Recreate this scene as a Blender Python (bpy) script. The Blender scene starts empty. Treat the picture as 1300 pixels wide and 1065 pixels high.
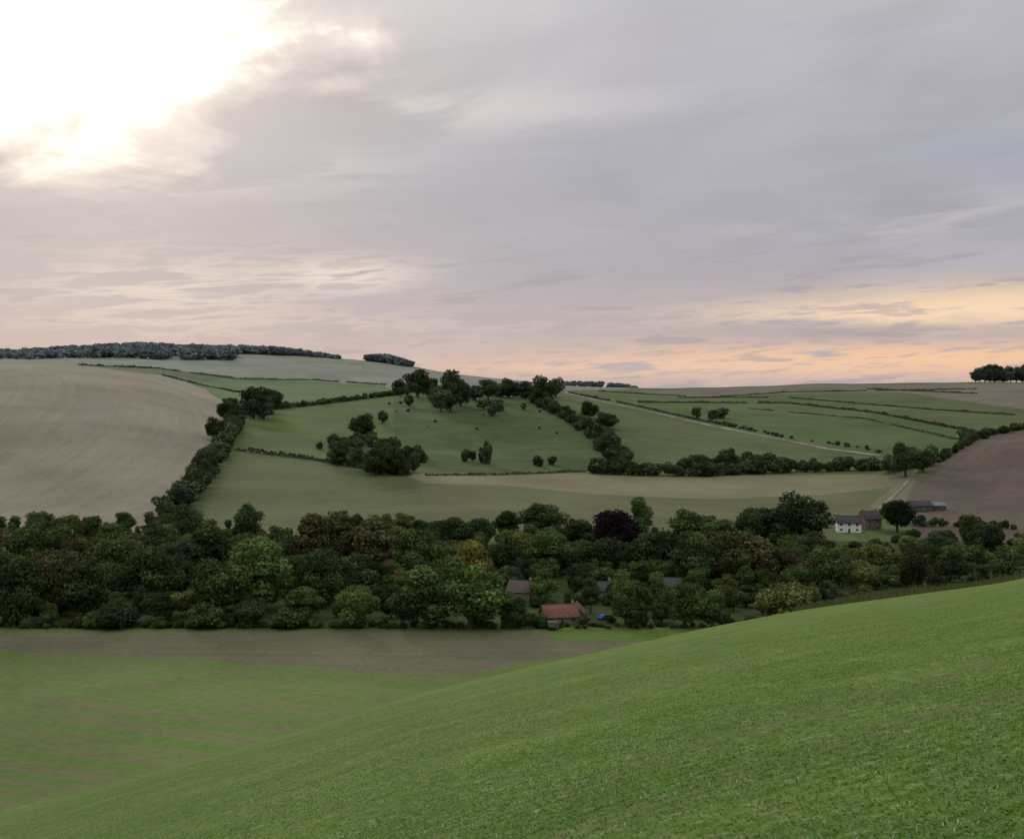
import bpy, math, random
import numpy as np
from mathutils import Vector
random.seed(7); rng=np.random.default_rng(7)
scene=bpy.context.scene
F=1625.0; U0=650.0; V0=500.0     # survey constants used to lay out the landscape

# ------------------------------------------------------------------ helpers
def quad_mesh(name,V,Fc,mats,matidx=None,shade=None):
    me=bpy.data.meshes.new(name)
    V=np.asarray(V,dtype=np.float32); Fc=np.asarray(Fc,dtype=np.int32)
    me.vertices.add(len(V)); me.vertices.foreach_set('co',V.ravel())
    me.loops.add(Fc.size); me.loops.foreach_set('vertex_index',Fc.ravel())
    me.polygons.add(len(Fc)); me.polygons.foreach_set('loop_start',np.arange(0,Fc.size,4,dtype=np.int32))
    try: me.polygons.foreach_set('loop_total',np.full(len(Fc),4,dtype=np.int32))
    except Exception: pass
    for m in mats: me.materials.append(m)
    if matidx is not None: me.polygons.foreach_set('material_index',np.asarray(matidx,dtype=np.int32))
    if shade is not None:
        a=me.attributes.new('shade','FLOAT','POINT'); a.data.foreach_set('value',np.asarray(shade,dtype=np.float32))
    me.update(calc_edges=True)
    return me
def add_obj(name,me,parent=None,loc=(0,0,0),rot=(0,0,0),sc=(1,1,1),color=None):
    o=bpy.data.objects.new(name,me); scene.collection.objects.link(o)
    o.location=loc; o.rotation_euler=rot; o.scale=sc
    if color: o.color=(*color,1)
    if parent: o.parent=parent
    return o
def empty(name,loc=(0,0,0),rot=(0,0,0)):
    return add_obj(name,None,loc=loc,rot=rot)

class NT:
    def __init__(s,tree): s.t=tree
    def n(s,typ,**kw):
        nd=s.t.nodes.new(typ)
        for k,v in kw.items(): setattr(nd,k,v)
        return nd
    def put(s,sock,v):
        if isinstance(v,(int,float)):
            sock.default_value=v if sock.type=='VALUE' else ((v,v,v,1) if sock.type=='RGBA' else (v,v,v))
        elif isinstance(v,tuple):
            sock.default_value=(v+(1,) if sock.type=='RGBA' and len(v)==3 else v)
        else: s.t.links.new(v,sock)
    def m(s,op,a,b=0,c=0,clamp=False):
        nd=s.n('ShaderNodeMath',operation=op,use_clamp=clamp)
        s.put(nd.inputs[0],a); s.put(nd.inputs[1],b); s.put(nd.inputs[2],c); return nd.outputs[0]
    def add(s,a,b): return s.m('ADD',a,b)
    def mul(s,a,b): return s.m('MULTIPLY',a,b)
    def sub(s,a,b): return s.m('SUBTRACT',a,b)
    def ss(s,x,a,b,lo=0.,hi=1.):
        nd=s.n('ShaderNodeMapRange',interpolation_type='SMOOTHSTEP')
        s.put(nd.inputs[0],x)
        for i,v in zip((1,2,3,4),(a,b,lo,hi)): nd.inputs[i].default_value=v
        return nd.outputs[0]
    def noise(s,vec,scale,detail=4,rough=.55,dist=0.):
        nd=s.n('ShaderNodeTexNoise'); s.put(nd.inputs['Vector'],vec)
        nd.inputs['Scale'].default_value=scale; nd.inputs['Detail'].default_value=detail
        nd.inputs['Roughness'].default_value=rough; nd.inputs['Distortion'].default_value=dist
        return nd.outputs[0]
    def mix(s,f,a,b,blend='MIX'):
        nd=s.n('ShaderNodeMix',data_type='RGBA',blend_type=blend,clamp_factor=True)
        s.put(nd.inputs[0],f); s.put(nd.inputs[6],a); s.put(nd.inputs[7],b); return nd.outputs[2]
    def comb(s,x,y,z=0):
        nd=s.n('ShaderNodeCombineXYZ'); s.put(nd.inputs[0],x); s.put(nd.inputs[1],y); s.put(nd.inputs[2],z); return nd.outputs[0]

def newmat(name):
    m=bpy.data.materials.new(name); m.use_nodes=True
    nt=NT(m.node_tree); b=m.node_tree.nodes['Principled BSDF']
    b.inputs['Roughness'].default_value=.95
    b.inputs['Specular IOR Level'].default_value=.15
    return m,nt,b
def simple_mat(name,col,rough=.8,var=.25,scale=1.5):
    m,nt,b=newmat(name)
    tc=nt.n('ShaderNodeTexCoord').outputs['Object']
    n=nt.noise(tc,scale,5)
    f=nt.ss(n,.3,.7)
    c=nt.mix(f,tuple(x*(1-var) for x in col),tuple(min(1,x*(1+var)) for x in col))
    nt.put(b.inputs['Base Color'],c); b.inputs['Roughness'].default_value=rough
    return m

# ------------------------------------------------------------------ terrain heights
D=np.array([0,150,200,250,300,400,500,600,660,720,800,900,1000,1200,1400,1600,1800,2100,2600,3100,4200,14000.])
UC=np.array([-900,-400,0,150,300,450,600,750,900,1050,1200,1300,1700,2300.])
zlow=[-52,-63,-66,-70,-72,-74,-74,-73,-71]
vt={ # sight-line readings for 720.. 3100
 -900:[650,615,570,530,490,475,468,464,462,460,456],
 -400:[650,615,570,528,486,468,462,460,459,458,454],
 0:   [650,617,573,530,486,467,461,460,459,456,452],
 150: [650,620,583,545,499,476,467,465,464,455,447],
 300: [652,628,600,575,540,514,503,498,488,459,450],
 450: [652,632,606,585,556,527,508,499,491,465,457],
 600: [653,636,612,594,566,527,506,498,490,479,478],
 750: [653,638,616,598,569,534,513,500,495,491,492],
 900: [653,638,617,600,568,541,521,505,492,496,500],
 1050:[653,638,618,600,566,538,518,501,488,493,500],
 1200:[651,633,608,580,550,526,508,497,486,490,498],
 1300:[650,628,598,565,540,516,503,495,486,489,498],
 1700:[650,620,585,550,520,505,495,488,483,486,495],
 2300:[650,620,585,550,520,505,495,488,483,486,495]}
Z=np.zeros((len(UC),len(D)))
for i,u in enumerate(UC):
    z=list(zlow); 
    for dd,v in zip(D[9:20],vt[int(u)]): z.append(-(v-V0)/F*dd)
    z+= [-60,-160]
    Z[i]=z
def pchip(x,Y,xq):
    h=np.diff(x); dl=np.diff(Y,axis=-1)/h
    m=np.zeros_like(Y); a=dl[...,:-1]; b=dl[...,1:]
    with np.errstate(all='ignore'):
        m[...,1:-1]=np.where(a*b>0,2*a*b/(a+b),0)
    m[...,0]=dl[...,0]; m[...,-1]=dl[...,-1]
    k=np.clip(np.searchsorted(x,xq)-1,0,len(x)-2); t=(xq-x[k])/h[k]
    return ((2*t**3-3*t**2+1)*Y[...,k]+(t**3-2*t**2+t)*h[k]*m[...,k]+(-2*t**3+3*t**2)*Y[...,k+1]+(t**3-t**2)*h[k]*m[...,k+1])
YA=np.concatenate([np.linspace(0,2600,1040,endpoint=False),np.linspace(2600,4200,160,endpoint=False),np.linspace(4200,14000,60)])
TA=np.linspace((UC[0]-U0)/F,(UC[-1]-U0)/F,620)
G=pchip(D,Z,YA)                       # cols x YA
G=pchip((UC-U0)/F,G.T,TA)             # YA x TA
def hfar(x,y):
    y=np.clip(y,0.01,13999); t=np.clip(x/np.maximum(y,1.),TA[0],TA[-1])
    k=np.clip(np.searchsorted(YA,y)-1,0,len(YA)-2); fy=(y-YA[k])/(YA[k+1]-YA[k])
    ft=(t-TA[0])/(TA[1]-TA[0]); j=np.clip(ft.astype(int),0,len(TA)-2); ft=ft-j
    z=(G[k,j]*(1-ft)+G[k,j+1]*ft)*(1-fy)+(G[k+1,j]*(1-ft)+G[k+1,j+1]*ft)*fy
    w=np.clip((y-650)/400,0,1)
    z=z+w*(1.1*np.sin(x*.021+.7*np.sin(y*.013))*np.sin(y*.017+1.3)+.7*np.sin(x*.047+y*.031+2))
    return z
dT=np.array([-.9,-.55,-.4,-.258,-.154,-.092,-.031,.031,.123,.215,.308,.4,.6])
dV=np.array([0,-.006,-.008,0,.0062,.0124,.0139,.015,.0147,.0122,.0056,0,0])
TT=np.linspace(-.9,.6,300); DD=pchip(dT,dV,TT)
def hnear(x,y):
    t=x/np.maximum(y,.5)
    dl=np.interp(t,TT,DD)*np.maximum(y,0)
    und=.10*np.sin(x*.11+.6*np.sin(y*.05))*np.sin(y*.09)*np.clip(np.hypot(x,y)/40,0,1)
    return -1.7+.222*x-.198*y+dl-1.7e-4*(x*x*.4+y*y)+und
def H(x,y):
    x=np.asarray(x,float); y=np.asarray(y,float)
    a=hnear(x,y); b=hfar(x,y); k=5.0
    h=np.clip(.5+.5*(a-b)/k,0,1)
    return b*(1-h)+a*h+k*h*(1-h)
def Hs(x,y): return float(H(np.array([x]),np.array([y]))[0])
DS=np.concatenate([np.geomspace(6,200,300),np.linspace(201,2600,2400),np.linspace(2602,4000,700)])
def site(u,v):
    """ground point (x,y,z) seen on a survey sight line"""
    t=(u-U0)/F; g=-(v-V0)/F*DS-H(t*DS,DS)
    idx=np.where(g<=0)[0]
    if len(idx): d=DS[idx[0]]
    else:
        q=np.where(DS>600,g/DS,9); d=DS[int(np.argmin(q))]
    return (t*d,d,Hs(t*d,d))
def line(pts,step=12):
    out=[]
    for (a,b),(c,d) in zip(pts[:-1],pts[1:]):
        n=max(1,int(math.hypot(c-a,d-b)/step))
        for i in range(n): out.append(site(a+(c-a)*i/n,b+(d-b)*i/n))
    out.append(site(*pts[-1])); return out

# ------------------------------------------------------------------ ground sheet
tcol=np.concatenate([np.linspace(-1.6,-.47,70,endpoint=False),np.linspace(-.47,.47,860,endpoint=False),np.linspace(.47,1.6,70)])
yrow=np.concatenate([np.linspace(-30,4,18,endpoint=False),np.geomspace(4+40,150+40,150,endpoint=False)-40,np.linspace(150,700,230,endpoint=False),
    np.linspace(700,2300,470,endpoint=False),np.geomspace(2300,13500,120)])
TX,YY=np.meshgrid(tcol,yrow); off=40*np.clip(1-YY/400,0,1)+0
XX=TX*(YY+off)
x=XX.ravel(); y=YY.ravel(); z=H(x,y)
nr,nc=XX.shape
i=np.arange(nr-1)[:,None]*nc+np.arange(nc-1)[None,:]
faces=np.stack([i,i+1,i+nc+1,i+nc],-1).reshape(-1,4)
N=len(x)
colA=np.tile(np.array([.075,.105,.035]),(N,1)); colB=np.tile(np.array([.10,.13,.05]),(N,1))
rs=np.stack([x/40,y/40],-1)
def inside(poly):
    P=np.array(poly)[:,:2]
    m=(x>=P[:,0].min())&(x<=P[:,0].max())&(y>=P[:,1].min())&(y<=P[:,1].max())
    idx=np.where(m)[0]; px=x[idx]; py=y[idx]; c=np.zeros(len(idx),bool)
    for k in range(len(P)):
        x1,y1=P[k]; x2,y2=P[k-1]
        if y1==y2: continue
        c^=((y1>py)!=(y2>py))&(px<(x2-x1)*(py-y1)/(y2-y1)+x1)
    return idx[c]
def field(pts,ca,cb,rows=('iso',30),world=False,st=22):
    poly=pts if world else line(pts+[pts[0]])
    idx=inside(poly)
    colA[idx]=ca; colB[idx]=cb
    X=x[idx]; Y=y[idx]
    if rows[0]=='iso': r=X/rows[1]; s=Y/rows[1]
    elif rows[0]=='dir':
        a=site(*rows[1]); b=site(*rows[2]); dx,dy=b[0]-a[0],b[1]-a[1]; L=math.hypot(dx,dy); dx/=L; dy/=L
        r=(-dy*X+dx*Y)/rows[3]; s=(dx*X+dy*Y)/(rows[3]*st)
    else:
        cx,cy=rows[1]; r=np.hypot(X-cx,Y-cy)/rows[2]; s=np.arctan2(X-cx,Y-cy)*1000/(rows[2]*st)
    rs[idx,0]=r; rs[idx,1]=s
# far ridge and hills; farthest field colours paled and greyed to imitate haze
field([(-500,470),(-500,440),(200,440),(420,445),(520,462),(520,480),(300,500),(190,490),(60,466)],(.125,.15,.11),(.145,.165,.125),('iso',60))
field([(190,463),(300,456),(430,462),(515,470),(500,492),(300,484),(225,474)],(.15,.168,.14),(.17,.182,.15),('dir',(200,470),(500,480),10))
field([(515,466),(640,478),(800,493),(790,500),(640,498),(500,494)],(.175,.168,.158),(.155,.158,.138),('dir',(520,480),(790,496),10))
field([(225,480),(330,480),(490,490),(500,502),(400,514),(300,520),(285,510),(250,490)],(.062,.11,.042),(.075,.122,.05),('dir',(250,490),(490,495),10))
field([(90,462),(190,467),(300,478),(250,487),(200,476)],(.052,.078,.04),(.066,.09,.045))
# left large ploughed/stubble field
field([(-700,470),(-400,462),(0,461),(100,464),(200,477),(255,492),(290,514),(298,545),(272,590),(240,625),(205,662),(180,700),(-700,700)],
      (.205,.172,.145),(.172,.165,.105),('circ',(-1500,800),7),st=60)
# middle pasture bowl
field([(298,522),(500,502),(540,497),(700,495),(790,520),(800,575),(745,602),(530,603),(400,585),(300,572)],(.055,.086,.028),(.074,.105,.036),('iso',45))
field([(300,524),(400,516),(470,520),(400,560),(395,580),(300,570)],(.083,.112,.037),(.07,.096,.035),('iso',40))
field([(500,500),(540,497),(700,500),(780,560),(740,598),(560,600),(500,560)],(.040,.068,.024),(.060,.088,.032),('iso',35))
# lower mid field
field([(300,573),(400,585),(520,602),(560,640),(700,668),(700,720),(190,720),(240,628),(272,592)],(.074,.092,.038),(.095,.107,.05),('dir',(240,640),(500,610),7))
# curved stubble
field([(512,602),(600,602),(740,599),(900,604),(1130,602),(1150,620),(1115,650),(1060,664),(1060,700),(560,700),(540,640),(530,615)],(.104,.108,.054),(.09,.10,.046),('circ',(230,1700),6),st=60)
field([(512,602),(600,602),(740,599),(900,604),(1130,602),(1138,618),(1050,628),(900,634),(760,628),(640,616),(540,614)],(.165,.15,.09),(.14,.136,.075),('circ',(230,1700),6),st=60)
# right slope
field([(700,496),(820,494),(1000,489),(1240,488),(1420,488),(1420,560),(1240,560),(1130,592),(1000,598),(800,600),(780,560)],(.068,.089,.037),(.088,.107,.046),('dir',(830,520),(1230,550),9))
field([(810,512),(1000,508),(1110,522),(1240,548),(1210,575),(1120,576),(960,552)],(.060,.093,.033),(.074,.105,.039),('dir',(830,520),(1230,550),9))
field([(800,497),(1000,489),(1120,488),(1240,488),(1240,497),(1000,500),(860,505)],(.13,.116,.102),(.112,.112,.08),('dir',(830,496),(1230,492),9))
field([(1100,491),(1240,487),(1450,486),(1450,520),(1300,520),(1200,506)],(.152,.125,.108),(.132,.117,.092),('dir',(1100,492),(1300,515),8))
field([(880,516),(980,512),(1110,524),(1100,530),(960,526)],(.075,.107,.04),(.09,.117,.046))
field([(1500,535),(1300,543),(1240,556),(1190,585),(1150,628),(1160,690),(1500,700)],(.115,.089,.073),(.095,.077,.063),('dir',(1160,650),(1290,560),5),st=40)
field([(1128,600),(1165,600),(1150,640),(1115,650),(1105,642),(1135,618)],(.14,.14,.09),(.12,.125,.07))
# valley floor: woodland/garden ground, then near valley field
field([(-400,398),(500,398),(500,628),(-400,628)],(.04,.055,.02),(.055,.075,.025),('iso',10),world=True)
def fieldw(poly,ca,cb,rows,st=22): field(poly,ca,cb,rows,world=True,st=st)
fieldw([(-700,60),(300,60),(300,402),(-700,402)],(.080,.150,.028),(.125,.128,.058),('dir',(20,880),(360,925),2.2),60)
pb=line([(-300,824),(0,828),(200,836),(420,850),(560,858),(700,840),(800,818)])
fieldw([(p[0],p[1]+2*math.sin(p[0]*.2)) for p in pb]+[(120,402),(-700,402)],(.138,.116,.083),(.10,.112,.056),('dir',(20,820),(560,828),3.0),60)
fieldw([(12,384),(75,384),(75,404),(12,404)],(.08,.145,.03),(.10,.16,.035),('iso',8))
fieldw([(-260,396),(40,398),(40,403),(-260,403)],(.08,.12,.03),(.09,.13,.035),('iso',8))
# the near shoulder
mask=(hnear(x,y)>hfar(x,y)-2.0)&(y<398)
idx=np.where(mask)[0]; colA[idx]=(.095,.158,.031); colB[idx]=(.118,.172,.044)
a=site(1290,880); b=site(1000,965); dx,dy=b[0]-a[0],b[1]-a[1]; L=math.hypot(dx,dy); dx/=L; dy/=L
rs[idx,0]=(-dy*x[idx]+dx*y[idx])/1.6; rs[idx,1]=(dx*x[idx]+dy*y[idx])/30
NEARDIR=(dx,dy); r0=-dy*a[0]+dx*a[1]
tram=np.zeros(N); tram[idx]=1

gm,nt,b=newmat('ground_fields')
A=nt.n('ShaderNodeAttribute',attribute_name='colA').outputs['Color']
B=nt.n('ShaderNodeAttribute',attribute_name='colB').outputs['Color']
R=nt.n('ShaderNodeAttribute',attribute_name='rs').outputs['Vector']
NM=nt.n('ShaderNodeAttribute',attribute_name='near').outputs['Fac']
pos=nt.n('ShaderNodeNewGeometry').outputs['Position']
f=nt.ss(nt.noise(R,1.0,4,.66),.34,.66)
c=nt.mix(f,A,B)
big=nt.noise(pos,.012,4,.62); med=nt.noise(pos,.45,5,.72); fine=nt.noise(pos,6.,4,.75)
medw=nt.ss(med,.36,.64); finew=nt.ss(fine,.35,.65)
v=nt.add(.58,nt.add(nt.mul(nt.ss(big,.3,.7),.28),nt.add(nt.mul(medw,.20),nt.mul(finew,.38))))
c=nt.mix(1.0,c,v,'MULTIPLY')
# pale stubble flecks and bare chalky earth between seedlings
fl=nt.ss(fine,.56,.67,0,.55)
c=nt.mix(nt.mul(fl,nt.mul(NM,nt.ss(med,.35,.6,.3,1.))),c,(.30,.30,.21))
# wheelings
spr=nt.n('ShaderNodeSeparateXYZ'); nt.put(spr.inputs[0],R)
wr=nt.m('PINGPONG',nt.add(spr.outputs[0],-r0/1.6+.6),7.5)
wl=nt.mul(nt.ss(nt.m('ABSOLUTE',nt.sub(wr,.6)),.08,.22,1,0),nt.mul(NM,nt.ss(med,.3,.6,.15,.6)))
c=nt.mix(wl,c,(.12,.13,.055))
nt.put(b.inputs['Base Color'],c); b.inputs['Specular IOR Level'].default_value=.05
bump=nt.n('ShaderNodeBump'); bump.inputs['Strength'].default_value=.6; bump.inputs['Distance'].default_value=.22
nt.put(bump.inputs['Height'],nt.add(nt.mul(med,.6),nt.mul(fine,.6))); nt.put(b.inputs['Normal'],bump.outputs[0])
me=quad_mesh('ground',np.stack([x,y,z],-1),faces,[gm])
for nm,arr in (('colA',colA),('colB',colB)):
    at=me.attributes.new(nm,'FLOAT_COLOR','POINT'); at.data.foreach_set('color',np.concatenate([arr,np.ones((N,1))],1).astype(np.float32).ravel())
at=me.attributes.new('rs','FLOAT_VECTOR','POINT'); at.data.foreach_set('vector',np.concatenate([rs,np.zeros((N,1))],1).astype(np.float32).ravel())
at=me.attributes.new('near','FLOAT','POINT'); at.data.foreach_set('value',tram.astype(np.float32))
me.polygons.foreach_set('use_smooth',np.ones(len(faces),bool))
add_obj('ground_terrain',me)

def strip(name,pts,w,mat,lift=.12):
    P=[Vector((p[0],p[1],0)) for p in pts]; V=[];Fq=[]
    for k,p in enumerate(P):
        d=(P[min(k+1,len(P)-1)]-P[max(k-1,0)]).normalized(); nrm=Vector((-d.y,d.x,0))
        ww=w*(1+.25*math.sin(k*1.7))
        for s in (-.5,.5):
            q=p+nrm*s*ww; V.append((q.x,q.y,Hs(q.x,q.y)+lift))
        if k: Fq.append((2*k-2,2*k,2*k+1,2*k-1))
    add_obj(name,quad_mesh(name,V,Fq,[mat]))
chalk=simple_mat('chalk',(.25,.245,.225),.95,.35,.04); dirt=simple_mat('farm_track_dirt',(.16,.155,.12),.95,.2,.1)
strip('chalk_track',line([(716,498),(760,509),(820,522),(900,540),(960,552),(1050,570),(1118,579)],6),3.8,chalk,.35)
strip('farm_track',line([(1165,597),(1150,615),(1130,635),(1112,650)],5),2.2,dirt,.3)

# ------------------------------------------------------------------ foliage
def leafmat(name,trans=.2):
    m=bpy.data.materials.new(name); m.use_nodes=True; t=NT(m.node_tree); m.node_tree.nodes.clear()
    oi=t.n('ShaderNodeObjectInfo'); sh=t.n('ShaderNodeAttribute',attribute_name='shade').outputs['Fac']
    c=t.mix(1.0,oi.outputs['Color'],sh,'MULTIPLY')
    hsv=t.n('ShaderNodeHueSaturation'); t.put(hsv.inputs['Color'],c)
    t.put(hsv.inputs['Hue'],t.add(.494,t.mul(oi.outputs['Random'],.02))); t.put(hsv.inputs['Value'],t.add(.72,t.mul(oi.outputs['Random'],.56)))
    d=t.n('ShaderNodeBsdfDiffuse'); t.put(d.inputs['Color'],hsv.outputs[0])
    o=t.n('ShaderNodeOutputMaterial')
    if trans<=0: t.put(o.inputs[0],d.outputs[0]); return m
    tr=t.n('ShaderNodeBsdfTranslucent'); t.put(tr.inputs['Color'],hsv.outputs[0])
    mx=t.n('ShaderNodeMixShader'); mx.inputs[0].default_value=trans
    t.put(mx.inputs[1],d.outputs[0]); t.put(mx.inputs[2],tr.outputs[0])
    t.put(o.inputs[0],mx.outputs[0]); return m
leaf=leafmat('tree_foliage',.15); leaf0=leafmat('distant_foliage',0); bark=simple_mat('bark',(.09,.07,.05),.95,.3,3)
def tube(V,Fq,p0,p1,r0,r1,k=6):
    p0=np.array(p0,float);p1=np.array(p1,float); d=p1-p0; d/=np.linalg.norm(d)+1e-9
    a=np.cross(d,[.3,.9,.1]); a/=np.linalg.norm(a); b_=np.cross(d,a); s=len(V)
    for p,r in ((p0,r0),(p1,r1)):
        for q in range(k):
            an=2*math.pi*q/k; V.append(tuple(p+r*(math.cos(an)*a+math.sin(an)*b_)))
    for q in range(k): Fq.append((s+q,s+(q+1)%k,s+k+(q+1)%k,s+k+q))
def leaf_quads(r,P,n,ls):
    nl=len(P); t=np.cross(n,r.normal(size=(nl,3))); t/=np.linalg.norm(t,axis=1)[:,None]; bt=np.cross(n,t)
    s=(ls*r.uniform(.6,1.35,nl))[:,None]
    return np.stack([P-t*s*.5-bt*s*.3,P+t*s*.45-bt*s*.5,P+t*s*.55+bt*s*.35,P-t*s*.35+bt*s*.5],1).reshape(-1,3)
def make_tree(name,seed,cz,rad,nlobe,lr,nleaf,ls,trunk=True,taper=0.,lm=None):
    r=np.random.default_rng(seed); V=[];Fq=[]
    lobes=[]
    for k in range(nlobe):
        while True:
            d=r.normal(size=3); d/=np.linalg.norm(d); q=r.uniform(.35,.85)
            c=d*q*np.array(rad)
            w=1-taper*(c[2]/rad[2])
            c=c*np.array([w,w,1])+np.array([0,0,cz])
            if c[2]>.1: break
        lobes.append((c,r.uniform(*lr)*(1-.35*taper*max(0,(c[2]-cz)/rad[2])),r.uniform(.62,1.4)))
    lobes.append((np.array([0,0,cz]),min(rad)*.6,.9))
    if trunk:
        tr=.028; top=cz
        tube(V,Fq,(0,0,-.04),(.01,.0,top*.4),tr*1.4,tr,8); tube(V,Fq,(.01,0,top*.4),(0,.01,top),tr,tr*.5,8)
        for c,rr,_ in lobes[:10]:
            st=np.array([.005,0,r.uniform(top*.35,top*.8)]); mid=(st+c)/2+r.normal(size=3)*.02
            tube(V,Fq,st,mid,tr*.5,tr*.32,5); tube(V,Fq,mid,c,tr*.32,tr*.1,5)
    nb=len(Fq); V=np.array(V).reshape(-1,3); Fq=np.array(Fq,dtype=int).reshape(-1,4)
    w=np.array([l[1]**2 for l in lobes]); li=r.choice(len(lobes),nleaf,p=w/w.sum())
    C=np.array([l[0] for l in lobes])[li]; RR=np.array([l[1] for l in lobes])[li]; SH=np.array([l[2] for l in lobes])[li]
    d=r.normal(size=(nleaf,3)); d/=np.linalg.norm(d,axis=1)[:,None]
    bump=1+.18*np.sin(d[:,0]*7+li)*np.sin(d[:,1]*8+2*li)+.14*np.sin(d[:,2]*11+li*3)
    rad_=RR*bump*(1-.35*r.random(nleaf)**2+.2*r.random(nleaf)**5)
    P=C+d*rad_[:,None]*np.array([1,1,.85])
    P[:,2]=np.maximum(P[:,2],.02+.05*r.random(nleaf))
    n=d+r.normal(size=(nleaf,3))*.5; n/=np.linalg.norm(n,axis=1)[:,None]
    q=leaf_quads(r,P,n,ls)
    sh=np.repeat(SH*r.uniform(.65,1.35,nleaf),4)
    base=len(V); Fl=np.arange(nleaf*4).reshape(-1,4)+base
    VV=np.concatenate([V,q]); FF=np.concatenate([Fq,Fl]); mi=np.concatenate([np.zeros(nb),np.ones(nleaf)])
    return quad_mesh(name,VV,FF,[bark,lm or leaf],mi,np.concatenate([np.ones(base),sh]))
ROUND=[make_tree('round_tree_mesh',s,.52,(.37,.37,.41),24,(.11,.19),9500,.031) for s in (1,2,3,4,21)]
TALL=[make_tree('tall_tree_mesh',s,.53,(.21,.21,.44),20,(.08,.15),8000,.027,taper=.25) for s in (5,6,22)]
COL=[make_tree('poplar_mesh',s,.52,(.12,.12,.44),16,(.06,.10),5500,.022,taper=.4) for s in (7,8)]
CONE=[make_tree('conical_tree_mesh',9,.5,(.25,.25,.42),22,(.08,.15),7000,.027,taper=.75)]
BUSH=[make_tree('bush_mesh',s,.42,(.5,.5,.36),16,(.16,.26),3600,.055) for s in (10,11,12)]
LOD=[make_tree('distant_tree_mesh',s,.47,(.42,.42,.42),16,(.14,.22),1700,.07,lm=leaf0) for s in (13,14,15,16)]
KINDS=dict(round=ROUND,tall=TALL,col=COL,cone=CONE,bush=BUSH,lod=LOD)
WID=dict(round=.98,tall=.64,col=.40,cone=.66,bush=1.35,lod=1.1)
def plant(name,kind,x_,y_,h,w,color,parent=None):
    me=random.choice(KINDS[kind]); sx=w/WID[kind]
    return add_obj(name,me,parent,(x_,y_,Hs(x_,y_)-.15),(0,0,random.uniform(0,6.28)),(sx*random.uniform(.92,1.08),sx,h),color)
DG=(.056,.080,.033); MG=(.082,.115,.04); LG=(.118,.165,.05); OL=(.14,.145,.048); BR=(.095,.093,.045); PU=(.036,.026,.032); VD=(.042,.061,.030); YG=(.13,.15,.045)
names={'round':'oak_tree','tall':'ash_tree','col':'poplar_tree','cone':'conifer_tree','bush':'shrub'}
TREES=[
 (330,672,775,112,'round',LG,0),(282,700,785,90,'round',MG,0),(190,684,770,92,'round',(.078,.118,.04),0),(265,660,742,72,'tall',DG,0),
 (238,632,700,50,'round',DG,0),(312,634,695,50,'round',DG,0),(120,652,698,36,'tall',DG,0),(35,655,730,60,'round',MG,0),(60,690,775,80,'round',BR,0),(20,700,792,80,'round',DG,0),(105,700,785,80,'round',DG,0),(150,668,740,76,'round',MG,0),
 (390,646,735,66,'tall',BR,0),(430,643,730,66,'tall',(.085,.085,.038),0),(468,645,732,70,'tall',BR,0),(405,688,770,72,'round',DG,0),(525,664,735,70,'round',MG,0),
 (450,738,797,62,'round',LG,0),(462,712,760,80,'bush',DG,0),(600,680,745,66,'round',(.18,.16,.048),0),(598,706,798,110,'round',(.092,.135,.042),0),(540,712,797,80,'tall',MG,0),
 (510,740,797,60,'round',DG,0),(650,755,800,46,'round',DG,0),(370,765,797,60,'bush',MG,0),(317,760,797,55,'round',DG,0),(258,762,798,62,'bush',MG,0),(150,755,797,70,'bush',VD,0),
 (685,634,682,80,'round',MG,0),(645,645,684,50,'round',DG,0),(780,640,712,78,'round',PU,'copper_beech_tree'),(815,627,680,36,'tall',MG,0),(690,714,762,42,'cone',LG,0),
 (795,714,792,46,'tall',LG,0),(818,735,792,34,'col',MG,0),(806,762,798,46,'bush',DG,0),(870,730,797,54,'cone',(.092,.13,.04),0),(905,745,797,40,'tall',MG,0),(838,722,780,36,'tall',MG,0),(750,728,778,30,'tall',DG,0),
 (940,668,745,112,'round',BR,0),(880,672,745,80,'round',DG,0),(830,668,735,84,'round',DG,0),(760,675,735,70,'round',DG,0),(1020,621,692,86,'round',DG,0),(985,632,694,64,'round',VD,0),(955,640,694,50,'round',DG,0),
 (1000,735,800,90,'round',YG,0),(950,700,760,30,'col',MG,0),(1055,694,760,60,'round',MG,0),(1100,706,760,50,'round',YG,0),(1140,630,682,50,'round',VD,0),(1105,745,790,80,'bush',MG,0),
 (875,642,690,70,'round',MG,0),(1210,690,750,60,'round',DG,0),(1262,658,715,40,'tall',VD,0),(1232,648,700,44,'round',MG,0),(1285,690,750,60,'round',MG,0),(1160,700,750,40,'round',DG,0),
 (640,675,740,60,'round',DG,0),(700,668,730,80,'round',MG,0),(575,655,700,60,'round',DG,0),(735,655,700,60,'round',DG,0),(915,655,700,56,'round',MG,0)]
feature=[]
for (u,vt_,vb,w,k,c,nm) in TREES:
    g=-73.5; d=min(max(-g*F/(vb-V0),404),670)
    xx=(u-U0)/F*d; zz=Hs(xx,d)
    h=max(5,-(vt_-V0)/F*d-zz); feature.append((u,d,w,vt_,vt_+(min(vb,797)-vt_)*.6))
    plant(nm or names[k],k,xx,d,h,w/F*d,c)
for (u,vb,vt_,w,d) in ((1160,752,684,42,165),(1188,742,706,26,170)):
    xx=(u-U0)/F*d; zz=Hs(xx,d); h=-(vt_-V0)/F*d-zz; plant('hawthorn_tree','tall',xx,d,h,w/F*d,(.05,.055,.03))

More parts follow.
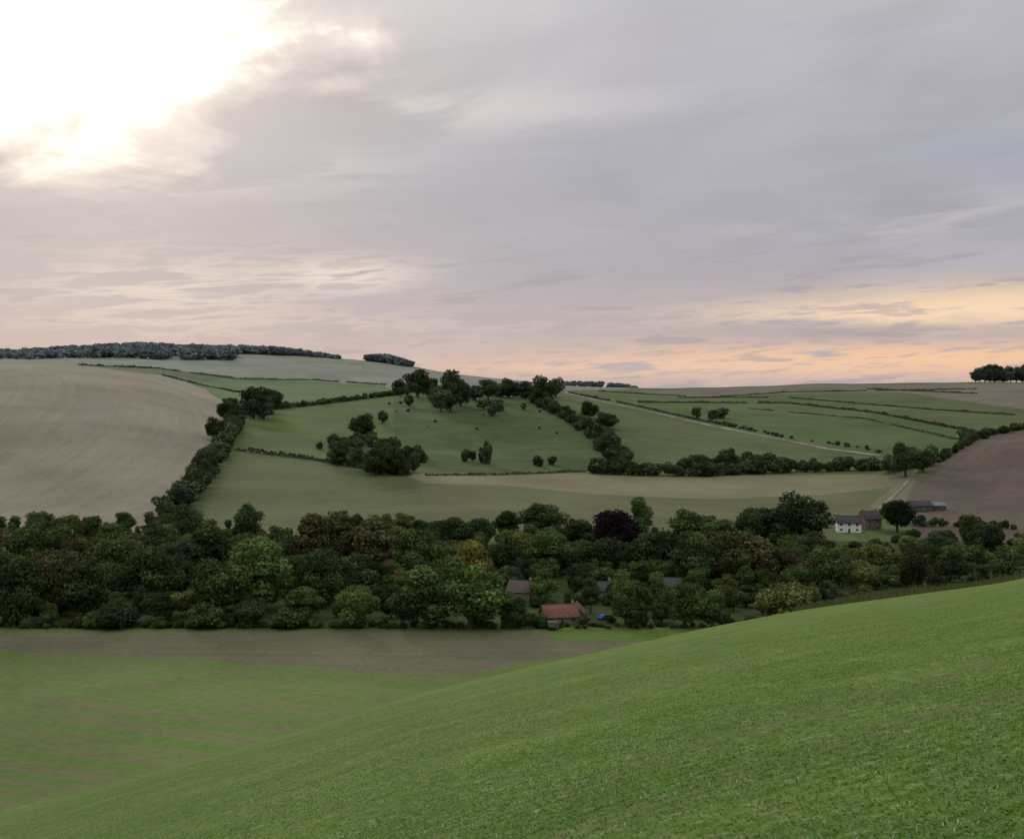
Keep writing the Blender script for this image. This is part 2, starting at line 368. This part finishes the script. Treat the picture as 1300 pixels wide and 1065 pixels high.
HOUSES=[ # name,u,v_base,width m,depth,wall h,roof h,yaw deg,wall,roof,chimneys
 ('brick_bungalow',710,786,11,8,2.4,3.2,14,'brick','tile',1),
 ('brick_cottage',731,782,6,6,2.4,2.8,78,'brick','tile2',0),
 ('farm_cottage',662,757,9,6,3.2,3.4,-25,'flint','thatch',1),
 ('slate_house',762,755,9,7,3.0,2.6,16,'flint','slate',1),
 ('slate_barn',848,750,10,8,3.0,2.8,-14,'flint','slate',0),
 ('village_house',500,731,11,7,4.6,3.0,10,'flint','tile2',1),
 ('white_farmhouse',1078,680,12,7,5.0,3.2,-8,'white','slate',2),
 ('brick_farmhouse',1104,677,10,8,5.4,3.8,20,'brick','slate',2),
 ('farm_barn',1168,662,12,9,3.6,2.4,12,'wood','slate',0),
 ('cattle_shed',1190,661,9,8,3.0,1.6,-8,'wood','metal',0)]
gaps=[]
for hs in HOUSES:
    d=73.0*F/(hs[2]-V0); gaps.append(((hs[1]-U0)/F,d,hs[3]/d*.5,hs[2],hs[0]))
pal=[DG,DG,MG,VD,MG,(.07,.10,.038),BR,OL,(.09,.13,.042),DG,(.065,.095,.05),YG]
wood=empty('valley_woodland')
yy=411.
while yy<662:
    tt=-.62
    while tt<.62:
        t=tt+random.uniform(-.35,.35)*12/yy; d=yy+random.uniform(-5,5); tt+=random.uniform(10.5,15)/yy
        xx=t*d; u=U0+F*t
        h=random.uniform(7,13) if d<450 else random.uniform(11,20)
        if 560<u<920 and d<470: h=random.uniform(4,8)
        if u>900: h*=.85
        env=np.interp(u,[-300,0,250,350,560,640,760,950,1100,1300],[658,660,664,668,664,664,666,668,684,690])+random.choice([-16,-8,-3,3,8,14,22])
        zz=Hs(xx,d)
        skip=False
        for gt,gd,gw,gvb,gn in gaps:
            if abs(t-gt)<gw+4/d and gd-200<d<gd+9:
                if d>gd-9: skip=True
                elif 'farmhouse' in gn: env=max(env,gvb+random.uniform(-1,10))
                elif 'slate' in gn: env=max(env,gvb-random.uniform(16,32))
                else: env=max(env,gvb-random.uniform(8,24) if d<gd-14 else gvb+5)
        for fu,fd,fw,ft_,fl_ in feature:
            if d<fd+4 and abs(u-fu)<fw*.45: env=max(env,fl_)
            if abs(d-fd)<7 and abs(u-fu)<fw*.4: skip=True
        h=min(h,-(env-V0)/F*d-zz)
        if skip or h<1.2: continue
        k='bush' if h<6 else random.choices(['round','tall','cone'],[.66,.30,.04])[0]
        c=random.choice(pal); plant('wood_tree',k,xx,d,h,(max(h,7) if k!='bush' else h*1.3)*random.uniform(.85,1.25)*(1.15 if k!='tall' else .7),c,wood)
    yy+=12.5
hedge=empty('woodland_edge_hedge')
for k in range(190):
    xx=-380+k*2.6+random.uniform(-1,1); u=U0+F*xx/404
    if 10<xx<64 : hh=random.uniform(1.4,2.2)
    else: hh=random.uniform(2.,6.5)
    if any(abs(u-f_[0])<f_[2]*.4 and f_[1]<412 for f_ in feature): hh=min(hh,2.5)
    plant('edge_shrub','bush',xx,404+random.uniform(-1.5,3),hh,hh*random.uniform(1.3,1.9),random.choice([DG,MG,VD,MG,BR]),hedge)
# garden shrubs screening the slate roofs
for (u,v,h,w) in ((735,768,5.5,8),(752,764,3.5,7),(772,766,5,6),(783,762,8,9),(822,764,6,8),(836,762,4,7),(862,764,7,8),(846,768,3.4,7),(645,764,5,6),(680,768,5,7),(518,742,6,8),(486,742,7,8),(700,797,1.6,4),(742,790,3.5,5),(690,790,4,5),(760,792,1.6,4),(775,788,3,5)):
    d=73.2*F/(v-V0); plant('garden_shrub','bush',(u-U0)/F*d,d,h,w,random.choice([DG,MG,VD]))

def hedgerow(name,pts,hm,sp,wf=1.3,kinds=('bush',),cols=(DG,MG,VD),jit=1.5,skip=0.):
    e=empty(name); P=line(pts,6)
    acc=0
    for p,q in zip(P[:-1],P[1:]):
        L=math.hypot(q[0]-p[0],q[1]-p[1]); n=L/sp; acc+=n
        while acc>=1:
            acc-=1
            if random.random()<skip: continue
            f_=random.random(); h=random.uniform(*hm)
            plant('hedge_shrub',random.choice(kinds),p[0]+(q[0]-p[0])*f_+random.uniform(-jit,jit),p[1]+(q[1]-p[1])*f_+random.uniform(-jit,jit),h,h*wf*random.uniform(.85,1.2),random.choice(cols),e)
def low_hedge(name,pts,h,w,col,gap=.15,dens=9):
    """continuous clipped/gappy hedge as one leafy mesh"""
    P=np.array(line(pts,6)); seg=np.diff(P[:,:2],axis=0); L=np.hypot(seg[:,0],seg[:,1]); cum=np.concatenate([[0],np.cumsum(L)]); T=cum[-1]
    n=int(min(T*dens,26000)); s=rng.random(n)*T; ph=rng.random()*50
    hh=h*(.62+.3*np.sin(s*.11+ph)*np.sin(s*.037+ph*2)+.25*np.sin(s*.43+ph)*np.sin(s*.19)+.12*np.sin(s*1.3))
    keep=(np.sin(s*.023+ph)+np.sin(s*.061+ph*1.7)>-2+gap*3.2); s=s[keep]; hh=np.maximum(hh[keep],.35*h); n=len(s)
    xx=np.interp(s,cum,P[:,0]); yy_=np.interp(s,cum,P[:,1]); an=rng.random(n)*math.pi; rr_=np.sqrt(rng.uniform(.3,1,n))
    k=np.clip(np.searchsorted(cum,s)-1,0,len(L)-1); nx=-seg[k,1]/L[k]; ny=seg[k,0]/L[k]
    off_=np.cos(an)*rr_*w*.5; xx+=nx*off_; yy_+=ny*off_; zz=H(xx,yy_)+np.sin(an)*rr_*hh
    nn=np.stack([nx*np.cos(an),ny*np.cos(an),np.sin(an)],-1)+rng.normal(size=(n,3))*.5; nn/=np.linalg.norm(nn,axis=1)[:,None]
    q=leaf_quads(rng,np.stack([xx,yy_,zz],-1),nn,.75+.12*h)
    add_obj(name,quad_mesh(name,q,np.arange(4*n).reshape(-1,4),[leaf0],None,np.repeat(rng.uniform(.6,1.4,n),4)),color=col)
HD=(.068,.086,.048); HM=(.086,.110,.056); HL=(.078,.098,.054)  # greens for far hedges and field trees, slightly paled to imitate haze
hedgerow('field_hedge',[(292,518),(298,545),(272,592),(242,628),(208,664)],(6,15),5,1.25,('bush','lod','lod'),(DG,HM,HD),4)
hedgerow('field_hedge',[(300,524),(345,520),(400,514),(500,502),(535,496)],(5,9),5.5,1.4,('bush','lod'),(DG,HD,HM),2.5)
low_hedge('field_hedge',[(300,524),(345,520),(400,514),(500,502),(535,496)],5,5,HD,0)
low_hedge('field_hedge',[(300,572),(400,584),(440,592),(520,604)],4.2,4,HD,.02,12)
low_hedge('field_hedge',[(525,604),(640,603),(745,599)],2.4,3,HL,.05)
hedgerow('field_hedge',[(745,601),(880,605),(1000,600),(1128,596)],(7,14),4,1.25,('bush','lod','lod'),(HM,HD,DG),4)
hedgerow('field_hedge',[(860,601),(960,597),(1000,597)],(11,17),7,1.,('lod',),(HM,DG),4)
hedgerow('field_hedge',[(680,508),(715,530),(750,550),(790,590)],(7,15),6,1.15,('lod','bush'),(DG,HD,HM),10)
low_hedge('field_hedge',[(722,499),(800,514),(880,532),(960,548)],3.2,3,HL,.2)
low_hedge('field_hedge',[(810,511),(1000,512),(1110,524),(1240,549)],3.2,4,HL,.05)
low_hedge('field_hedge',[(950,519),(1100,532),(1215,558)],1.8,3,HL,.2)
low_hedge('field_hedge',[(860,505),(1000,505),(1180,520),(1300,528)],2.2,3,HL,.15)
hedgerow('field_hedge',[(900,535),(1000,556),(1120,574)],(2,5),9,1.6,('lod','bush'),(HD,HM),3,skip=.3)
hedgerow('field_hedge',[(1130,600),(1190,588),(1240,556),(1310,543)],(4,9),5,1.4,('bush','lod'))
low_hedge('field_hedge',[(1310,542),(1240,556),(1190,588)],5,5,HD,0)
low_hedge('field_hedge',[(760,497),(900,505),(1000,498),(1240,494)],2.4,3,HL,.15)
low_hedge('field_hedge',[(1240,500),(1100,494)],3,3,HL,.1)
low_hedge('field_hedge',[(100,464),(200,468),(300,481),(400,483),(490,489)],3.6,4,HL,.1)
low_hedge('field_hedge',[(205,476),(250,488),(300,498),(360,502)],3.5,4,HL,.1)
hedgerow('field_hedge',[(1120,655),(1160,668),(1290,672)],(3,8),5,1.3)
hedgerow('copse',[(425,585),(460,592),(500,604),(530,600)],(9,18),5.,1.,('lod','bush'),(DG,HM,HD),12)
hedgerow('copse',[(420,572),(470,562),(525,588)],(7,14),6,1.1,('lod','bush'),(DG,HD,HM),12)
hedgerow('copse',[(510,502),(560,500),(620,503),(700,505)],(6,14),8,1.2,('lod','bush'),(DG,HD),10)
HT=[(322,531,488,46),(345,526,492,34),(300,540,510,30),(335,532,500,36),(530,504,466,44),(572,522,466,44),(560,524,488,40),(585,516,480,34),(508,503,478,26),(548,504,478,28),(460,558,524,42),(478,603,566,50),(505,603,573,38),(430,590,558,38),
 (620,508,480,40),(604,510,486,28),(645,505,478,34),(690,514,475,42),(705,504,478,30),(668,507,482,34),(775,582,542,42),(770,545,522,38),(748,532,508,30),(760,565,535,28),(590,586,568,16),(600,586,570,14),(618,589,556,18),(612,588,566,14),
 (683,592,577,20),(700,590,578,16),(1150,606,558,48),(1172,600,570,34),(1128,602,573,28),(884,532,514,15),(915,531,516,26),(905,532,519,18),(625,528,512,20),(665,520,510,14),
 (925,602,566,40),(955,600,571,36),(890,603,575,34),(485,538,519,18),(520,516,499,20),(632,522,506,26),(615,520,505,24),
 (1180,592,562,26),(1225,560,544,24),(1250,557,541,22),(272,560,528,34),(262,602,565,38),(245,630,595,34),(225,652,617,34),(285,535,510,30),(255,612,580,34)]
for (u,vb,vt_,w) in HT:
    p=site(u,vb); d=p[1]; plant('field_tree','round' if w>28 else 'lod',p[0],d,(vb-vt_)/F*d*1.04,w/F*d,random.choice([DG,HM,HD]))
# distant woods; haze is put into the lightened blue-grey leaf tints
far=empty('distant_woodland'); FAR_HAZED=(.185,.21,.215)
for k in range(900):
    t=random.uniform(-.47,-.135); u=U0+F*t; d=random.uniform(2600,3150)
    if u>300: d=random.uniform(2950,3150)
    h=random.uniform(17,27)*float(np.interp(u,[0,60,150,330,400,430],[.7,.75,1,1,.7,.4])); plant('distant_tree','lod',t*d,d,h,h*1.4,FAR_HAZED,far)
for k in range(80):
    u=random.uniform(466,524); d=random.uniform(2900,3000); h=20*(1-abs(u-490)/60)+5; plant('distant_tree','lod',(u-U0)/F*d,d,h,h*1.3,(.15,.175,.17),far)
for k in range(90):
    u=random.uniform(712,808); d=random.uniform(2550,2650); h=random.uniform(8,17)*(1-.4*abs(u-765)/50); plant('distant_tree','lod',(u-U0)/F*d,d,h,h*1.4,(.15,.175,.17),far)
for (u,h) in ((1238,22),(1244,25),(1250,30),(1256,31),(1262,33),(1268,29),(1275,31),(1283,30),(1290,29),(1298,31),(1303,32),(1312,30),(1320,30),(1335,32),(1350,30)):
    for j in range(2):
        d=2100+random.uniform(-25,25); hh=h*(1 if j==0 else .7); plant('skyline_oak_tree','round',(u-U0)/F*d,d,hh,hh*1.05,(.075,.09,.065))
sc=empty('pasture_scrub')
for k in range(12):
    u=random.choice([random.gauss(520,20),random.gauss(705,22),random.gauss(620,40)]); v=random.uniform(506,560); p=site(u,v); h=random.uniform(1.5,4.5)
    plant('scrub','bush',p[0],p[1],h,h*1.6,random.choice([DG,HD]),sc)

# ------------------------------------------------------------------ buildings
def bricks(name,c1,c2,sc_):
    m,nt,b=newmat(name); tc=nt.n('ShaderNodeTexCoord').outputs['Object']
    br=nt.n('ShaderNodeTexBrick'); nt.put(br.inputs['Vector'],tc); br.inputs['Scale'].default_value=sc_
    br.inputs['Color1'].default_value=(*c1,1); br.inputs['Color2'].default_value=(*c2,1); br.inputs['Mortar'].default_value=(.2,.18,.16,1)
    n=nt.noise(tc,1.2,5); c=nt.mix(nt.ss(n,.3,.7,0,.5),br.outputs['Color'],tuple(v*.6 for v in c1)); nt.put(b.inputs['Base Color'],c); return m
MT={'brick':bricks('brick_wall',(.22,.10,.07),(.27,.13,.09),3),'flint':bricks('flint_wall',(.13,.12,.10),(.17,.155,.13),4),'white':simple_mat('white_render',(.7,.7,.68),.8,.06),
 'wood':simple_mat('weatherboard',(.10,.085,.07)),'tile':simple_mat('clay_tiles',(.21,.098,.075),.9,.45,2.5),'tile2':simple_mat('old_tiles',(.14,.095,.08),.9,.35,2.5),'thatch':simple_mat('thatch',(.13,.11,.085),.95,.3,2),
 'slate':simple_mat('slate_roof',(.075,.073,.072),.9,.35,2),'metal':simple_mat('metal_roof',(.2,.2,.2),.7,.25,1)}
glass=simple_mat('window_glass',(.03,.035,.045),.1,.1); paint=simple_mat('white_paint',(.38,.38,.35),.5,.1); doorm=simple_mat('door_paint',(.05,.09,.07),.5,.1)
def box(name,parent,cx,cy,cz,sx,sy,sz,mat):
    V=[(cx+a*sx/2,cy+b_*sy/2,cz+c*sz/2) for a in(-1,1) for b_ in(-1,1) for c in(-1,1)]
    Fq=[(0,1,3,2),(4,6,7,5),(0,4,5,1),(2,3,7,6),(0,2,6,4),(1,5,7,3)]
    return add_obj(name,quad_mesh(name,V,Fq,[mat]),parent)
def house(name,u,vb,w,dp,wh,rh,yaw,wall,roof,chim):
    d=73.0*F/(vb-V0); xx=(u-U0)/F*d; e=empty(name,(xx,d,Hs(xx,d)-.1),(0,0,math.radians(yaw)))
    W=w/2;Q=dp/2; me=bpy.data.meshes.new('walls')
    me.from_pydata([(-W,-Q,0),(W,-Q,0),(W,Q,0),(-W,Q,0),(-W,-Q,wh),(W,-Q,wh),(W,Q,wh),(-W,Q,wh),(-W,0,wh+rh-.1),(W,0,wh+rh-.1)],[],
      [(0,1,5,4),(2,3,7,6),(1,2,6,9,5),(3,0,4,8,7)]); me.materials.append(MT[wall]); add_obj('walls',me,e)
    o=.45; k=rh/Q; V=[];Fq=[]
    for s in (-1,1):
        st=len(V)
        for xq in (-W-o,W+o):
            for (yq,zq) in ((s*(Q+o),wh-k*o),(0,wh+rh)):
                V+= [(xq,yq,zq),(xq,yq,zq+.18)]
        Fq+=[(st,st+2,st+6,st+4),(st+1,st+5,st+7,st+3),(st,st+4,st+5,st+1),(st,st+1,st+3,st+2),(st+4,st+6,st+7,st+5)]
    add_obj('roof',quad_mesh('roof',V,Fq,[MT[roof]]),e)
    box('ridge',e,0,0,wh+rh+.17,w+2*o-.02,.3,.16,MT[roof])
    for j in range(chim):
        cx=(-1)**j*(W-.9); box(f'chimney_{j}',e,cx,0.02,wh+rh+.35,.85,.7,1.9,MT['brick']); box(f'chimney_pot_{j}',e,cx,0.02,wh+rh+1.5,.3,.3,.4,MT['tile'])
    nw=max(2,int(w/3.6)); fl=2 if wh>4.5 else 1
    for f_ in range(fl):
        for j in range(nw):
            cx=-W+(j+.5)*w/nw; cz=1.5+f_*2.5
            for s in (-1,1):
                if f_==0 and j==nw//2 and s==-1:
                    box('door',e,cx,s*(Q+.03),1.05,1.0,.06,2.1,doorm); box('door_frame',e,cx,s*(Q+.015),1.1,1.2,.03,2.2,paint)
                else:
                    box(f'window_frame_{f_}{j}{s}',e,cx,s*(Q+.02),cz,1.3,.04,1.1,paint); box(f'window_l_{f_}{j}{s}',e,cx-.31,s*(Q+.03),cz,.56,.05,.98,glass); box(f'window_r_{f_}{j}{s}',e,cx+.31,s*(Q+.03),cz,.56,.05,.98,glass)
    for s in (-1,1): box(f'gable_window_{s}',e,s*(W+.02),0,wh*.6,.05,1.1,1.1,glass)
    return e
for hs in HOUSES: house(*hs)
e=empty('garden_shed',(13,401,Hs(13,401)),(0,0,.2))
box('walls',e,0,0,1,3,2.2,2.0,MT['flint']); V=[(-1.7,-1.3,2.01),(1.7,-1.3,2.01),(1.7,1.3,2.5),(-1.7,1.3,2.5),(-1.7,-1.3,2.12),(1.7,-1.3,2.12),(1.7,1.3,2.62),(-1.7,1.3,2.62)]
add_obj('roof',quad_mesh('roof',V,[(0,1,2,3),(4,5,6,7),(0,1,5,4),(1,2,6,5),(2,3,7,6),(3,0,4,7)],[MT['slate']]),e); box('door',e,.3,-1.12,.9,.8,.04,1.7,doorm)
def car(u,vb,col,yaw,name='parked_car'):
    d=73.0*F/(vb-V0); xx=(u-U0)/F*d; e=empty(name,(xx,d,Hs(xx,d)),(0,0,yaw)); m=simple_mat('car_paint',col,.3,.03)
    prof=[(-2.1,.35),(-2.15,.8),(-1.9,.95),(-1.45,1.0),(-.9,1.45),(.6,1.5),(1.2,1.05),(2.0,.9),(2.15,.6),(2.1,.35)]
    V=[(a,-.85,c) for a,c in prof]+[(a,.85,c) for a,c in prof]; n=len(prof)
    me=bpy.data.meshes.new('body'); me.from_pydata(V,[],[tuple(range(n)),tuple(range(2*n-1,n-1,-1))]+[(k,(k+1)%n,n+(k+1)%n,n+k) for k in range(n)]); me.materials.append(m); add_obj('body',me,e)
    for s in(-1,1): 
        me=bpy.data.meshes.new('side_windows'); me.from_pydata([(-1.2,s*.857,1.02),(1.0,s*.857,1.04),(.5,s*.857,1.42),(-.8,s*.857,1.38)],[],[(0,1,2,3)]); me.materials.append(glass); add_obj('side_windows',me,e)
        for a in(-1.3,1.3):
            V=[];Fq=[]; tube(V,Fq,(a,s*.75,.34),(a,s*.95,.34),.34,.34,14); tube(V,Fq,(a,s*.95,.34),(a,s*.951,.34),.34,.01,14); add_obj('wheel',quad_mesh('wheel',V,Fq,[glass]),e)
car(766,783,(.02,.08,.3),.9); car(1066,676,(.6,.6,.6),0.2); car(1056,674,(.6,.6,.62),1.2)

# ------------------------------------------------------------------ crop seedlings on the near slope
n=300000
yb=4.5*(60/4.5)**rng.random(n); t=rng.uniform(-.5,.55,n); xb=t*yb
r_=(-NEARDIR[1]*xb+NEARDIR[0]*yb); s_=(NEARDIR[0]*xb+NEARDIR[1]*yb)
r_=np.where(rng.random(n)<.5,np.round(r_/.25)*.25+rng.normal(0,.04,n),r_)
xb=-NEARDIR[1]*r_+NEARDIR[0]*s_; yb=NEARDIR[0]*r_+NEARDIR[1]*s_
keep=np.sin(xb*.7+yb*.4)*np.sin(yb*.9-xb*.3)+rng.random(n)*1.6>.15
xb=xb[keep]; yb=yb[keep]; n=len(xb)
P=np.stack([xb,yb,H(xb,yb)],-1)
st=rng.random(n)<.05
hgt=rng.uniform(.015,.038,n); wd=rng.uniform(.014,.03,n); wd[st]=rng.uniform(.004,.009,st.sum()); hgt[st]=rng.uniform(.03,.07,st.sum())
an=rng.uniform(0,6.28,n); a1=np.stack([np.cos(an),np.sin(an),np.zeros(n)],-1)
ln=rng.uniform(.5,1.45,n); up=np.stack([-np.sin(an)*np.sin(ln),np.cos(an)*np.sin(ln),np.cos(ln)],-1)
b0=P-a1*wd[:,None]*.2; m1=P+up*hgt[:,None]*.6
q=np.stack([b0,m1+a1*wd[:,None]*.5,P+up*hgt[:,None],m1-a1*wd[:,None]*.5],1).reshape(-1,3)
crop=leafmat('crop_leaf',.3); straw=simple_mat('straw',(.34,.32,.23))
me=quad_mesh('crop_seedlings',q,np.arange(4*n).reshape(-1,4),[crop,straw],st.astype(int),np.repeat(rng.uniform(.65,1.35,n),4))
add_obj('crop_seedlings',me,color=(.118,.20,.042))
# rough grass along the brow of the near field
def tuft_line(name,us,n,hm,col):
    u=rng.uniform(us[0],us[1],n); tt=(u-U0)/F; d=rng.normal(118,9,n); xx=tt*d
    P=np.stack([xx,d,H(xx,d)],-1); an=rng.uniform(0,6.28,n); a1=np.stack([np.cos(an),np.sin(an),np.zeros(n)],-1)
    patch=np.clip(np.sin(xx*.35)*np.sin(xx*.13+1)+.5,0.05,1); h=rng.uniform(*hm,n)*patch
    ln=rng.normal(0,.3,n); up=np.stack([np.sin(ln),np.zeros(n),np.cos(ln)],-1)*h[:,None]
    q=np.stack([P-a1*.03,P+a1*.03,P+up+a1*.01,P+up-a1*.01],1).reshape(-1,3)
    add_obj(name,quad_mesh(name,q,np.arange(4*n).reshape(-1,4),[crop],None,np.repeat(rng.uniform(.6,1.4,n),4)),color=col)
tuft_line('rough_grass_verge',(1010,1420),26000,(.3,.9),(.12,.14,.06))

# ------------------------------------------------------------------ sky
SA=math.atan((110-U0)/F); SE=math.radians(16.5)
w=bpy.data.worlds.new('World'); scene.world=w; w.use_nodes=True; t=w.node_tree; t.nodes.clear(); s=NT(t)
tc=s.n('ShaderNodeTexCoord').outputs['Generated']; sp=s.n('ShaderNodeSeparateXYZ'); s.put(sp.inputs[0],tc)
X,Y,Zz=sp.outputs
az=s.m('ARCTAN2',X,Y); el=s.m('ARCSINE',Zz)
AE=s.comb(s.mul(az,5.),s.add(s.mul(el,38.),s.mul(az,-2.)),0)
AE2=s.comb(s.mul(az,5.),s.add(s.mul(el,15.),s.mul(az,-2.6)),1.7)
AE3=s.comb(s.mul(az,5.),s.mul(el,9.),4.)
nS=s.noise(AE,1.0,4,.58,.5); nD=s.noise(AE2,1.3,4,.52,.5); nB=s.noise(AE3,1.4,6,.58,.4); nF=s.noise(AE,2.4,5,.6,.3)
cr=s.n('ShaderNodeValToRGB'); s.put(cr.inputs[0],s.m('DIVIDE',el,1.0,clamp=True))
els=cr.color_ramp.elements
stops=[(0,(.53,.43,.43)),(.03,(.47,.415,.445)),(.085,(.425,.402,.457)),(.17,(.415,.415,.48)),(.27,(.485,.475,.52)),(.42,(.76,.745,.76)),(1,(1.1,1.1,1.12))]
els[0].position=0; els[0].color=(*stops[0][1],1); els[1].position=1; els[1].color=(*stops[-1][1],1)
for p_,c_ in stops[1:-1]:
    q_=els.new(p_); q_.color=(*c_,1)
base=cr.outputs[0]
lum=s.add(.64,s.add(s.mul(nD,.34),s.add(s.mul(nS,.20),s.mul(nB,.18))))
base=s.mix(1.,base,lum,'MULTIPLY')
def gauss(u,v,ru,rv):
    a0=math.atan((u-U0)/F); e0=math.atan((V0-v)/F*math.cos(a0))
    p_=s.m('POWER',s.mul(s.sub(az,a0),F/ru),2); q_=s.m('POWER',s.mul(s.sub(el,e0),F/rv),2)
    return s.m('EXPONENT',s.mul(s.add(p_,q_),-1.))
g1=gauss(130,10,330,165); base=s.mix(s.mul(g1,.6),base,(.82,.745,.70))
g2=gauss(430,20,260,60); base=s.mix(s.mul(g2,.5),base,(.70,.67,.67))
m0=s.mul(gauss(420,300,420,90),s.ss(nD,.40,.62)); base=s.mix(s.mul(m0,.5),base,(.37,.355,.405))
m0=s.mul(gauss(430,110,160,55),s.ss(nB,.34,.56)); base=s.mix(s.mul(m0,.65),base,(.40,.37,.39))
m1=s.mul(gauss(210,365,150,45),s.ss(nF,.43,.56)); base=s.mix(s.mul(m1,.75),base,(.74,.65,.61))
m1=s.mul(gauss(440,350,90,22),s.ss(nF,.38,.52)); base=s.mix(s.mul(m1,.9),base,(.80,.69,.64))
m1=s.mul(gauss(120,205,260,32),s.ss(nS,.48,.60)); base=s.mix(s.mul(m1,.7),base,(.82,.73,.69))
m1=s.mul(gauss(520,135,230,32),s.ss(nD,.42,.58)); base=s.mix(s.mul(m1,.75),base,(.74,.67,.65))
m4=s.mul(gauss(400,412,420,20),s.ss(nF,.44,.58)); base=s.mix(s.mul(m4,.55),base,(.68,.55,.52))
m5=s.mul(gauss(1250,275,300,26),s.ss(nS,.46,.62)); base=s.mix(s.mul(m5,.45),base,(.66,.60,.60))
# peach and gold bands low on the right
m2=s.mul(gauss(1350,386,300,28),s.ss(nS,.32,.46)); base=s.mix(m2,base,(.98,.71,.46))
m2=s.mul(gauss(1180,397,230,15),s.ss(nF,.38,.50)); base=s.mix(m2,base,(.96,.71,.50))
m3=s.mul(gauss(1180,456,460,24),s.ss(nF,.33,.50)); base=s.mix(m3,base,(.94,.60,.38))
m3=s.mul(gauss(860,466,260,10),s.ss(nF,.36,.5)); base=s.mix(s.mul(m3,.85),base,(.86,.59,.43))
m6=s.mul(s.mul(s.ss(el,.16,.08),s.ss(nF,.53,.64)),.55); base=s.mix(m6,base,(.34,.32,.385))
m7=s.mul(s.mul(gauss(1130,422,170,8),s.ss(nF,.36,.5)),.8); base=s.mix(m7,base,(.35,.32,.37))
# opening of bright sky
a0=math.atan((55-U0)/F); e0=math.atan((V0+60)/F*.94)
du=s.mul(s.sub(az,a0),1/.195); dv=s.mul(s.sub(el,e0),1/.140)
dist=s.m('SQRT',s.add(s.mul(du,du),s.mul(dv,dv)))
hole=s.sub(s.add(1.0,s.add(s.mul(s.sub(nB,.5),1.1),s.mul(s.sub(nD,.5),.9))),dist)
rim=s.ss(hole,-.22,.05); base=s.mix(s.mul(rim,.7),base,(.90,.80,.73))
hf=s.ss(hole,-.03,.18); base=s.mix(hf,base,(1.2,1.15,1.05))
sun_v=Vector((math.sin(SA)*math.cos(SE),math.cos(SA)*math.cos(SE),math.sin(SE)))
bgC=s.n('ShaderNodeBackground'); s.put(bgC.inputs[0],base); bgC.inputs[1].default_value=1.0
sky=s.n('ShaderNodeTexSky',sky_type='NISHITA'); sky.sun_disc=False; sky.sun_elevation=SE; sky.sun_rotation=SA; sky.air_density=1.2; sky.dust_density=2
bgN=s.n('ShaderNodeBackground'); s.put(bgN.inputs[0],sky.outputs[0]); bgN.inputs[1].default_value=.06
mx=s.n('ShaderNodeMixShader'); mx.inputs[0].default_value=.94; s.put(mx.inputs[1],bgN.outputs[0]); s.put(mx.inputs[2],bgC.outputs[0])
o=s.n('ShaderNodeOutputWorld'); s.put(o.inputs[0],mx.outputs[0])
ld=bpy.data.lights.new('sun','SUN'); ld.energy=1.1; ld.angle=math.radians(14); ld.color=(1,.9,.76)
lo=bpy.data.objects.new('sun',ld); scene.collection.objects.link(lo); lo.rotation_euler=(-sun_v).to_track_quat('-Z','Y').to_euler()

# ------------------------------------------------------------------ camera
cd=bpy.data.cameras.new('camera'); cam=bpy.data.objects.new('camera',cd); scene.collection.objects.link(cam)
cd.lens=45; cd.sensor_width=36; cd.clip_end=30000; cd.clip_start=.1
cam.location=(0,0,0); cam.rotation_euler=(math.radians(90)-math.atan(32.5/F),0,0); scene.camera=cam
scene.view_settings.view_transform='Standard'; scene.view_settings.look='None'; scene.view_settings.exposure=0
